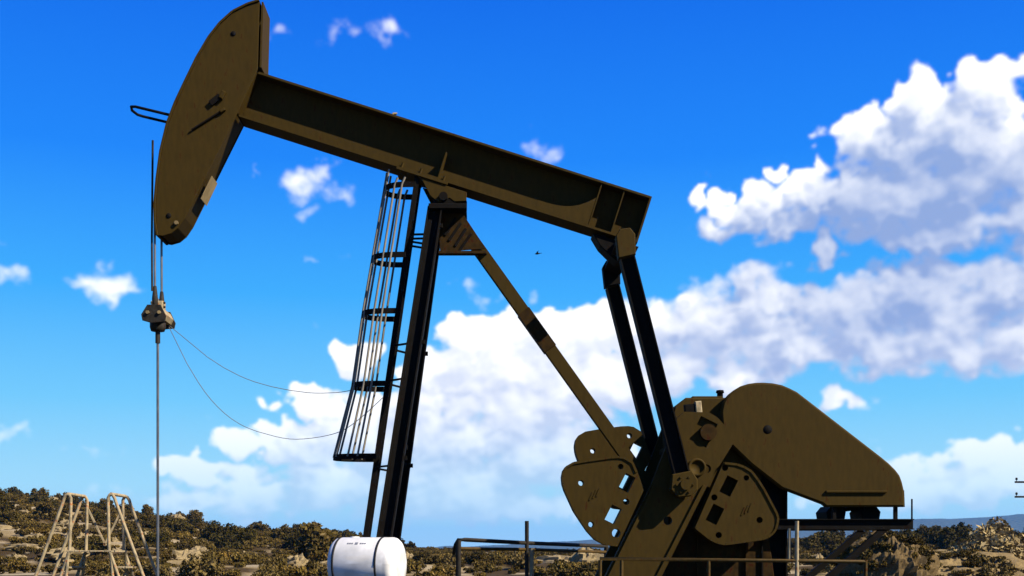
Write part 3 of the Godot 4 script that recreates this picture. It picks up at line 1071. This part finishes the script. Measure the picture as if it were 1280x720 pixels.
		for w in [[a1, 1.80, 2.56], [a2, 4.22, 2.32]]:
			for k in 3:
				b = MB.new()
				b.bar(Vector3(w[1] + d.x + 0.055 * k, w[2] + d.y + 0.03 * k, sz * 0.903), Vector3(w[1] + d.x + 0.055 * k - 0.06, w[2] + d.y + 0.03 * k - 0.14, sz * 0.903), 0.022, 0.014, Vector3(0, 0, 1), 0.003)
				part("casting_mark", b, M.olive, w[0])
	# gearbox between the cranks
	var g := MB.new()
	g.prism(v2([[3.14, 2.62], [4.62, 2.62], [4.62, 3.70], [4.50, 4.02], [4.30, 4.12], [3.36, 4.12], [3.18, 3.98], [3.10, 3.60]]), -0.42, 0.42, 0.02)
	var gear := part("gearbox", g, M.olive, jack)
	g = MB.new()
	g.box(Vector3(3.87, 3.30, 0), Vector3(1.62, 0.07, 0.98), 0.008)
	part("split_flange", g, M.olive, gear)
	g = MB.new()
	g.box(Vector3(3.75, 4.14, 0), Vector3(0.5, 0.05, 0.5), 0.008)
	part("inspection_cover", g, M.olive, gear)
	g = MB.new()
	g.cyl(Vector3(3.64, 3.51, -1.0), Vector3(3.64, 3.51, 0.9), 0.13, 24)
	part("crankshaft", g, M.brown, gear)
	g = MB.new()
	g.lathe(Vector3(3.98, 4.15, 0.1), Vector3.UP, [Vector2(0, 0.05), Vector2(0.08, 0.05), Vector2(0.09, 0.07), Vector2(0.13, 0.06), Vector2(0.14, 0.0)], 12)
	part("breather", g, M.black, gear)
	# pedestal and skid
	g = MB.new()
	g.prism(v2([[3.0, 0.5], [4.9, 0.5], [4.62, 2.6], [3.1, 2.6]]), -0.4, 0.4, 0.01)
	var ped := part("pedestal", g, M.brown, jack)
	for x in [3.55, 4.35]:
		g = MB.new()
		g.bar(Vector3(x, 0.5, 0.43), Vector3(x, 2.6, 0.43), 0.06, 0.04, Vector3(1, 0, 0))
		part("pedestal_rib", g, M.brown, ped)
	g = MB.new()
	g.ibeam(Vector3(4.80, 0.5, 0.3), Vector3(4.80, 2.95, 0.3), 0.42, 0.3, Vector3(1, 0, 0))
	part("rear_column", g, M.black, ped)
	for z in [0.75, -0.75]:
		g = MB.new()
		g.ibeam(Vector3(-2.4, 0.26, z), Vector3(7.2, 0.26, z), 0.46, 0.3, Vector3.UP)
		var sk := part("skid_beam", g, M.black, jack)
		g = MB.new()
	for x in [-1.73, 0.5, 3.0, 4.9, 7.0]:
		g = MB.new()
		g.bar(Vector3(x, 0.28, -1.35 if x < 0 else -0.75), Vector3(x, 0.28, 1.35 if x < 0 else 0.75), 0.3, 0.26)
		part("skid_cross_member", g, M.black, jack)

func make_belt_guard(jack: Node3D):
	var outline := [[3.90, 3.87], [3.93, 4.01], [3.97, 4.08], [4.03, 4.15], [4.12, 4.22], [4.22, 4.28], [4.35, 4.32], [4.47, 4.337], [4.59, 4.34], [4.74, 4.33], [4.89, 4.30], [5.01, 4.25], [5.13, 4.19], [5.35, 4.02], [6.50, 3.13], [6.62, 3.03], [6.72, 2.93], [6.79, 2.84], [6.83, 2.73], [6.86, 2.60], [6.87, 2.33], [5.60, 2.33], [5.54, 2.38], [4.88, 2.63], [4.38, 3.02], [4.06, 3.33], [3.98, 3.45], [3.92, 3.62]]
	var b := MB.new()
	b.prism(v2(outline), 0.44, 0.60, 0.03)
	var guard := part("belt_guard", b, M.olive, jack)
	b = MB.new()
	for k in outline.size():
		if k == 20 or k == 21:
			continue
		var p := Vector3(outline[k][0], outline[k][1], 0.52)
		var q := Vector3(outline[(k + 1) % outline.size()][0], outline[(k + 1) % outline.size()][1], 0.52)
		b.bar(p, q, 0.05, 0.012, Vector3.UP, 0.002)
	part("seam_band", b, M.olive, guard)
	b = MB.new()
	b.lathe(Vector3(4.65, 3.58, 0.598), Vector3(0, 0, 1), [Vector2(0, 0.0), Vector2(0.006, 0.0), Vector2(0.006, 0.07), Vector2(0, 0.075)], 20)
	part("shaft_opening", b, M.black, guard)
	b = MB.new()
	b.box(Vector3(6.08, 2.575, 0.615), Vector3(0.98, 0.035, 0.05))
	part("ledge", b, M.olive, guard)
	for x in [5.75, 6.75]:
		b = MB.new()
		b.box(Vector3(x, 2.2, 0.5), Vector3(0.06, 0.30, 0.06))
		part("mount", b, M.black, guard)
	# motor platform
	for z in [0.55, -0.55]:
		b = MB.new()
		b.ibeam(Vector3(4.75, 2.05, z), Vector3(7.02, 2.05, z), 0.17, 0.12, Vector3.UP, 0.014, 0.01)
		var pf := part("motor_platform", b, M.black, jack)
		b = MB.new()
		b.bar(Vector3(6.55, 1.97, z), Vector3(4.85, 0.50, z), 0.09, 0.10)
		part("strut", b, M.black, pf)
	for x in [5.0, 5.7, 6.35, 6.95]:
		b = MB.new()
		b.bar(Vector3(x, 2.05, -0.49), Vector3(x, 2.05, 0.49), 0.1, 0.1)
		part("platform_cross_member", b, M.black, jack)
	b = MB.new()
	b.cyl(Vector3(7.0, 2.13, 0.55), Vector3(7.0, 2.46, 0.55), 0.014, 6)
	part("conduit_stub", b, M.black, jack)

func make_motor():
	var t := thing("electric_motor", Vector3(6.1, 2.14, 0.0), "black electric motor on the platform behind the olive belt guard", "motor")
	var b := MB.new()
	var p := []
	for k in 12:
		p.append(Vector2(-0.02 + 0.055 * k, 0.30))
		p.append(Vector2(0.012 + 0.055 * k, 0.265))
	b.lathe(Vector3(6.15, 2.58, -0.45), Vector3(0, 0, 1), [Vector2(-0.08, 0.0), Vector2(-0.08, 0.2)] + p + [Vector2(0.70, 0.2), Vector2(0.70, 0.0)], 28)
	part("housing", b, M.black, t)
	for x in [5.85, 6.42]:
		b = MB.new()
		b.prism(v2([[x - 0.14, 2.14], [x + 0.14, 2.14], [x + 0.16, 2.26], [x + 0.08, 2.36], [x - 0.08, 2.36], [x - 0.16, 2.26]]), -0.35, 0.3, 0.01)
		part("foot", b, M.black, t)
	b = MB.new()
	b.cyl(Vector3(6.15, 2.58, 0.2), Vector3(6.15, 2.58, 0.45), 0.04, 12)
	part("shaft", b, M.steel, t)

# ---------------------------------------------------------------- well string
func make_well():
	var t := thing("wireline_bridle", Vector3(-5.36, 5.8, 0), "pair of steel cables hanging from the curved horse head", "cable")
	for z in [0.21, -0.21]:
		var b := MB.new()
		var pts := [Vector3(-5.36, 5.72, z), Vector3(-5.365, 7.1, z), Vector3(-5.362, 7.4, z), Vector3(-5.33, 7.72, z), Vector3(-5.27, 8.18, z), Vector3(-5.16, 8.65, z), Vector3(-5.03, 8.99, z), Vector3(-4.87, 9.34, z)]
		b.tube(pts, 0.02, 8)
		part("cable", b, M.steel, t)
	var b := MB.new()
	b.tube([Vector3(-5.40, 5.9, 0.235), Vector3(-5.405, 6.8, 0.235), Vector3(-5.39, 8.38, 0.235)], 0.018, 8)
	part("guide_rod", b, M.dark_pipe, t)
	for z in [0.21, -0.21]:
		b = MB.new()
		b.lathe(Vector3(-5.36, 5.60, z), Vector3.UP, [Vector2(0, 0.0), Vector2(0, 0.05), Vector2(0.18, 0.05), Vector2(0.38, 0.028), Vector2(0.40, 0.0)], 12)
		part("socket", b, M.dark_pipe, t)
	var c := thing("carrier_bar", Vector3(-5.36, 5.31, 0), "rusty carrier bar and rod clamp between the hanging cables", "rod clamp")
	b = MB.new()
	b.prism(v2([[-5.50, 5.44], [-5.22, 5.44], [-5.18, 5.52], [-5.23, 5.62], [-5.47, 5.62], [-5.54, 5.53]]), -0.3, 0.3, 0.012)
	part("bar", b, M.tan, c)
	b = MB.new()
	for z in [0.305, -0.305]:
		b.prism(v2([[-5.54, 5.40], [-5.40, 5.36], [-5.17, 5.38], [-5.15, 5.47], [-5.24, 5.66], [-5.46, 5.66], [-5.56, 5.5]]), z - 0.012, z + 0.012, 0.004)
	part("keeper_plate", b, M.dark_pipe, c)
	b = MB.new()
	b.lathe(Vector3(-5.37, 5.28, 0), Vector3.UP, [Vector2(0, 0.0), Vector2(0, 0.11), Vector2(0.06, 0.13), Vector2(0.16, 0.13), Vector2(0.17, 0.0)], 14)
	part("load_cell", b, M.dark_pipe, c)
	b = MB.new()
	b.box(Vector3(-5.36, 5.70, 0), Vector3(0.2, 0.14, 0.2), 0.015)
	part("rod_clamp", b, M.tan, c)
	for y in [5.67, 5.74]:
		b = MB.new()
		b.cyl(Vector3(-5.47, y, 0.06), Vector3(-5.23, y, 0.06), 0.02, 6)
		part("bolt", b, M.dark_pipe, c)
	b = MB.new()
	bolt(b, Vector3(-5.45, 5.53, 0.31), 0.03, 0.04)
	bolt(b, Vector3(-5.26, 5.53, 0.31), 0.03, 0.04)
	part("keeper_bolt", b, M.pale, c)
	var r := thing("polished_rod", Vector3(-5.37, 0.9, 0), "slim bright rod dropping from the carrier bar to the well", "rod")
	b = MB.new()
	b.cyl(Vector3(-5.37, 0.9, 0), Vector3(-5.37, 5.82, 0), 0.022, 10)
	part("rod", b, M.steel, r)
	b = MB.new()
	b.cyl(Vector3(-5.37, 5.08, 0), Vector3(-5.37, 5.30, 0), 0.04, 10)
	part("coupling", b, M.dark_pipe, r)
	var w := thing("wellhead", Vector3(-5.37, 0, 0), "squat flanged wellhead under the polished rod", "wellhead")
	b = MB.new()
	b.lathe(Vector3(-5.37, -0.05, 0), Vector3.UP, [Vector2(0, 0.16), Vector2(0.25, 0.16), Vector2(0.25, 0.24), Vector2(0.33, 0.24), Vector2(0.33, 0.13), Vector2(0.6, 0.13), Vector2(0.6, 0.2), Vector2(0.68, 0.2), Vector2(0.68, 0.09), Vector2(0.9, 0.09), Vector2(1.0, 0.06), Vector2(1.0, 0.0)], 20)
	part("casing", b, M.dark_pipe, w)
	b = MB.new()
	b.cyl(Vector3(-5.37, 0.42, 0), Vector3(-5.37, 0.42, 0.6), 0.05, 12)
	part("flow_line", b, M.dark_pipe, w)
	for c2 in [[[[-5.16, 5.36], [-4.53, 4.84], [-4.00, 4.53], [-3.47, 4.35], [-2.87, 4.25], [-2.40, 4.25], [-2.13, 4.29]], "upper thin signal wire sagging from the carrier bar to the cage"], [[[-5.17, 5.34], [-4.87, 4.73], [-4.47, 4.13], [-4.00, 3.73], [-3.40, 3.52], [-2.93, 3.48], [-2.33, 3.60], [-1.90, 3.90], [-1.58, 4.20]], "lower thin signal wire drooping from the carrier bar to the ladder"]]:
		var cv := Curve3D.new()
		var src: Array = c2[0]
		for i in src.size():
			var p := Vector3(src[i][0], src[i][1], 0.05)
			var a: Array = src[maxi(i - 1, 0)]
			var e: Array = src[mini(i + 1, src.size() - 1)]
			var tg := Vector3(e[0] - a[0], e[1] - a[1], 0) / 6.0
			cv.add_point(p, -tg, tg)
		b = MB.new()
		b.tube(Array(cv.tessellate(4, 3)), 0.006, 6)
		var wn := thing("signal_wire", Vector3(-5.16, 5.35, 0.05), c2[1], "wire", "signal wires")
		part("strand", b, M.cable, wn)

# ---------------------------------------------------------------- things round the jack
func make_stile():
	var t := thing("crossover_stile", Vector3(-7.03, 0, -2.05), "tan tube steel stile with handrails over the flow lines", "stile")
	for z in [-1.6, -2.5]:
		for s in [-1.0, 1.0]:
			var px: float = -7.03 + s * 0.385
			var foot: float = px + s * 1.02
			var b := MB.new()
			b.tube([Vector3(foot, 0.0, z), Vector3(px + s * 0.10, 2.47, z), Vector3(px + s * 0.07, 2.57, z), Vector3(px + s * 0.03, 2.63, z), Vector3(px - s * 0.02, 2.63, z), Vector3(px - s * 0.05, 2.57, z), Vector3(px - s * 0.05, 2.47, z), Vector3(px - s * 0.03, 1.62, z)], 0.029, 10)
			part("handrail", b, M.tan, t)
			b = MB.new()
			b.tube([Vector3(px - s * 0.02, 1.6, z), Vector3(px + s * 0.56, 0.0, z)], 0.03, 8)
			part("stringer", b, M.tan, t)
			b = MB.new()
			b.tube([Vector3(px, 1.58, z), Vector3(px + s * 0.12, 0.0, z)], 0.03, 8)
			part("leg", b, M.tan, t)
	for s in [-1.0, 1.0]:
		var px: float = -7.03 + s * 0.385
		var b := MB.new()
		b.tube([Vector3(px, 2.645, -1.6), Vector3(px, 2.645, -2.5)], 0.03, 8)
		part("cross_bar", b, M.tan, t)
		for k in 5:
			b = MB.new()
			b.box(Vector3(px + s * (0.1 + 0.1 * k), 1.32 - 0.29 * k, -2.05), Vector3(0.24, 0.03, 0.84))
			part("tread", b, M.tan, t)
		b = MB.new()
		b.bar(Vector3(px - s * 0.02, 2.50, -2.5), Vector3(px - s * 0.40, 1.72, -2.5), 0.03, 0.03)
		part("brace", b, M.tan, t)
		b = MB.new()
		b.bar(Vector3(px + s * 0.05, 0.5, -1.6), Vector3(px + s * 0.05, 1.4, -2.5), 0.035, 0.035)
		part("brace", b, M.tan, t)
	for k in 6:
		var b := MB.new()
		b.box(Vector3(-7.03 - 0.34 + 0.136 * k, 1.615, -2.05), Vector3(0.128, 0.03, 0.96))
		part("deck_plank", b, M.tan, t)

func make_tank():
	var c := Vector3(-1.69, 1.415, 2.0)
	var t := thing("storage_tank", Vector3(c.x, 0, c.z), "white horizontal tank with two dark straps before the front legs", "tank")
	var ax := Vector3(cos(0.28), 0, sin(0.28))
	var R := 0.405
	var p := [Vector2(-0.545, 0.0), Vector2(-0.543, 0.12), Vector2(-0.535, 0.22), Vector2(-0.52, 0.30), Vector2(-0.495, 0.36), Vector2(-0.455, 0.395), Vector2(-0.415, R), Vector2(0.415, R), Vector2(0.455, 0.395), Vector2(0.495, 0.36), Vector2(0.52, 0.30), Vector2(0.535, 0.22), Vector2(0.543, 0.12), Vector2(0.545, 0.0)]
	var b := MB.new()
	b.lathe(c, ax, p, 56)
	var shell := part("shell", b, M.white, t)
	for s in [-0.40, 0.27]:
		b = MB.new()
		b.lathe(c + ax * s, ax, [Vector2(-0.016, R - 0.01), Vector2(-0.016, R + 0.006), Vector2(0.016, R + 0.006), Vector2(0.016, R - 0.01)], 56)
		part("strap", b, M.strap, t)
	# faded print on the side, too worn to read
	for k in [-4, -3, -2, 0, 2, 3, 4]:
		b = MB.new()
		var a := deg_to_rad(50.0)
		var nrm := Vector3(-ax.z, 0, ax.x) * cos(a) + Vector3.UP * sin(a)
		var at: Vector3 = c + ax * (-0.07 + 0.034 * k) + nrm * (R + 0.002)
		b.bar(at - ax * (0.022 if k == 0 else 0.013), at + ax * (0.022 if k == 0 else 0.013), 0.045 if k == 0 else 0.026, 0.004, nrm, 0.0005)
		part("faded_print", b, M.ink, shell)
	b = MB.new()
	b.lathe(c + Vector3(0, R - 0.02, 0) - ax * 0.2, Vector3.UP, [Vector2(0, 0.07), Vector2(0.03, 0.07), Vector2(0.035, 0.0)], 16)
	part("filler_cap", b, M.white, shell)
	for s in [-0.40, 0.27]:
		b = MB.new()
		var o: Vector3 = c + ax * s
		var sd := Vector3(-ax.z, 0, ax.x)
		for e in [-1.0, 1.0]:
			b.bar(Vector3(o.x, 0, o.z) + sd * e * 0.38, o + sd * e * 0.33 - Vector3(0, 0.24, 0), 0.05, 0.05)
		b.bar(o - sd * 0.4 - Vector3(0, R + 0.03, 0), o + sd * 0.4 - Vector3(0, R + 0.03, 0), 0.05, 0.05)
		part("cradle", b, M.dark_pipe, t)

func make_rails():
	var t := thing("guard_rail", Vector3(3.7, 0, 2.2), "brown pipe guard rail in front of the cranks", "railing")
	var b := MB.new()
	b.tube([Vector3(1.78, 0.9, 2.2), Vector3(1.78, 1.50, 2.2), Vector3(5.72, 1.455, 2.2), Vector3(5.72, 0.9, 2.2)], 0.027, 8)
	part("top_rail", b, M.pipe, t)
	b = MB.new()
	b.cyl(Vector3(1.78, 0.85, 2.2), Vector3(5.72, 0.82, 2.2), 0.024, 8)
	part("lower_rail", b, M.pipe, t)
	for x in [1.78, 2.10, 3.39, 5.72]:
		b = MB.new()
		b.cyl(Vector3(x, -0.1, 2.2), Vector3(x, 1.48, 2.2), 0.027, 8)
		part("post", b, M.pipe, t)
	b = MB.new()
	b.tube([Vector3(4.70, -0.1, 2.2), Vector3(4.70, 2.06, 2.2)], 0.03, 8)
	part("tall_post", b, M.tan, t)
	b = MB.new()
	b.tube([Vector3(4.60, 1.46, 2.16), Vector3(4.60, 1.95, 2.16)], 0.022, 8)
	part("conduit", b, M.tan, t)
	var f := thing("pipe_fence", Vector3(1.0, 0, -0.5), "dark pipe fence with a tall post beside the counterweights", "fence")
	b = MB.new()
	b.tube([Vector3(-0.44, 1.58, -0.3), Vector3(-0.40, 1.72, 0.3), Vector3(-0.35, 1.795, 0.5), Vector3(-0.25, 1.80, 0.5), Vector3(0.78, 1.755, -0.5), Vector3(2.42, 1.71, -3.0)], 0.034, 8)
	part("top_rail", b, M.dark_pipe, f)
	b = MB.new()
	b.tube([Vector3(-0.36, 1.655, 0.5), Vector3(0.78, 1.645, -0.5), Vector3(2.42, 1.60, -3.0)], 0.028, 8)
	part("lower_rail", b, M.pipe, f)
	b = MB.new()
	b.tube([Vector3(-0.36, 1.0, 0.5), Vector3(0.78, 0.95, -0.5), Vector3(2.42, 0.9, -3.0)], 0.028, 8)
	part("lower_rail", b, M.dark_pipe, f)
	for p in [[-0.35, 0.5, 1.79], [2.42, -3.0, 1.71]]:
		b = MB.new()
		b.cyl(Vector3(p[0], -0.1, p[1]), Vector3(p[0], p[2], p[1]), 0.045, 10)
		part("post", b, M.dark_pipe, f)
	b = MB.new()
	b.cyl(Vector3(0.80, -0.1, -0.5), Vector3(0.80, 2.13, -0.5), 0.036, 10)
	part("tall_post", b, M.dark_pipe, f)
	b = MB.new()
	b.cyl(Vector3(0.88, -0.1, -0.5), Vector3(0.88, 1.66, -0.5), 0.04, 10)  # tan pipe stands in for the sunlit half of the tall post
	part("sunlit_half_post", b, M.tan, f)

func make_pole():
	var t := thing("utility_pole", Vector3(51.4, 0, -90.0), "wooden utility pole with crossarms beyond the pale bushes", "pole")
	var g := ground_height(51.4, -90.0)
	var b := MB.new()
	b.tube([Vector3(51.4, g - 0.5, -90.0), Vector3(51.4, 9.0, -90.0)], 0.16, 10, 0.11)
	part("post", b, M.dark_pipe, t)
	for y in [6.65, 8.0]:
		b = MB.new()
		b.bar(Vector3(48.95, y, -89.82), Vector3(53.85, y, -89.82), 0.14, 0.17)
		var arm := part("crossarm", b, M.dark_pipe, t)
		for x in [49.1, 49.95, 52.8, 53.7]:
			b = MB.new()
			b.lathe(Vector3(x, y + 0.08, -89.82), Vector3.UP, [Vector2(0, 0.03), Vector2(0.1, 0.03), Vector2(0.12, 0.11), Vector2(0.2, 0.09), Vector2(0.22, 0.12), Vector2(0.32, 0.07), Vector2(0.34, 0.0)], 10)
			part("insulator", b, M.dark_pipe, arm)

func make_bird():
	var t := thing("bird", Vector3(1.34, 8.55, -8.0), "small dark bird flying under the walking beam", "bird")
	t.scale = Vector3.ONE * 0.42
	var b := MB.new()
	b.lathe(Vector3(1.19, 8.56, -8.0), Vector3(1, 0.12, 0), [Vector2(0, 0.0), Vector2(0.03, 0.022), Vector2(0.08, 0.04), Vector2(0.16, 0.05), Vector2(0.23, 0.035), Vector2(0.32, 0.012), Vector2(0.36, 0.0)], 10)
	part("body", b, M.bird, t)
	for s in [-1.0, 1.0]:
		b = MB.new()
		b.prism(PackedVector2Array([Vector2(-0.06, 0.02), Vector2(0.05, 0.02), Vector2(0.03, 0.14), Vector2(0.08, 0.26), Vector2(-0.03, 0.15)]), -0.006, 0.006, 0.001, Transform3D(Basis(Vector3(1, 0, 0), Vector3(0, 0.45, s).normalized(), Vector3(0, 0.9, -s * 0.4).normalized()), Vector3(1.33, 8.585, -8.0)))
		part("wing", b, M.bird, t)
	b = MB.new()
	b.prism(PackedVector2Array([Vector2(0.1, -0.02), Vector2(0.1, 0.02), Vector2(0.24, 0.05), Vector2(0.24, -0.05)]), -0.004, 0.004, 0.001, Transform3D(Basis(Vector3(1, 0.12, 0).normalized(), Vector3(0, 0, 1), Vector3.UP), Vector3(1.34, 8.58, -8.0)))
	part("tail", b, M.bird, t)

func _ready():
	# camera: level, the lens shifted up so that the uprights stay upright
	var cam := Camera3D.new()
	cam.name = "camera"
	add_child(cam)
	cam.position = Vector3(0, 1.6, 20)
	cam.near = 0.1
	cam.far = 20000.0
	cam.projection = Camera3D.PROJECTION_FRUSTUM
	cam.size = 0.1 * 720.0 / 1500.0
	cam.frustum_offset = Vector2(40.0, 330.0) / 1500.0 * 0.1
	cam.current = true
	# sky, sun, exposure
	var env := Environment.new()
	env.background_mode = Environment.BG_SKY
	var sky := Sky.new()
	var pan := PanoramaSkyMaterial.new()
	pan.panorama = ImageTexture.create_from_image(make_sky())
	sky.sky_material = pan
	env.sky = sky
	env.tonemap_mode = Environment.TONE_MAPPER_LINEAR
	env.tonemap_exposure = 2.2
	env.background_energy_multiplier = 0.4545
	env.sdfgi_enabled = true
	env.ssao_enabled = true
	env.ssil_enabled = true
	env.fog_enabled = true
	env.fog_density = 0.00006
	env.fog_light_color = Color(0.2, 0.62, 0.95)
	var we := WorldEnvironment.new()
	we.name = "world"
	we.environment = env
	add_child(we)
	var sun := DirectionalLight3D.new()
	sun.name = "sun"
	add_child(sun)
	sun.look_at_from_position(Vector3.ZERO, -Vector3(0.68, 0.63, 0.37))
	sun.light_energy = 1.6
	sun.light_color = Color(1.0, 0.95, 0.86)
	sun.light_angular_distance = 0.5
	sun.shadow_enabled = true
	make_materials()
	make_ground()
	make_mountains()
	var jack := thing("pump_jack", Vector3(1.0, 0, 0), "large olive pump jack with tilted beam and black legs", "pump jack")
	make_beam(jack)
	make_horse_head(jack)
	make_samson_post(jack)
	make_ladder(jack)
	make_drive(jack)
	make_belt_guard(jack)
	make_motor()
	make_well()
	make_stile()
	make_tank()
	make_rails()
	make_bird()
	make_pole()
	make_landscape()
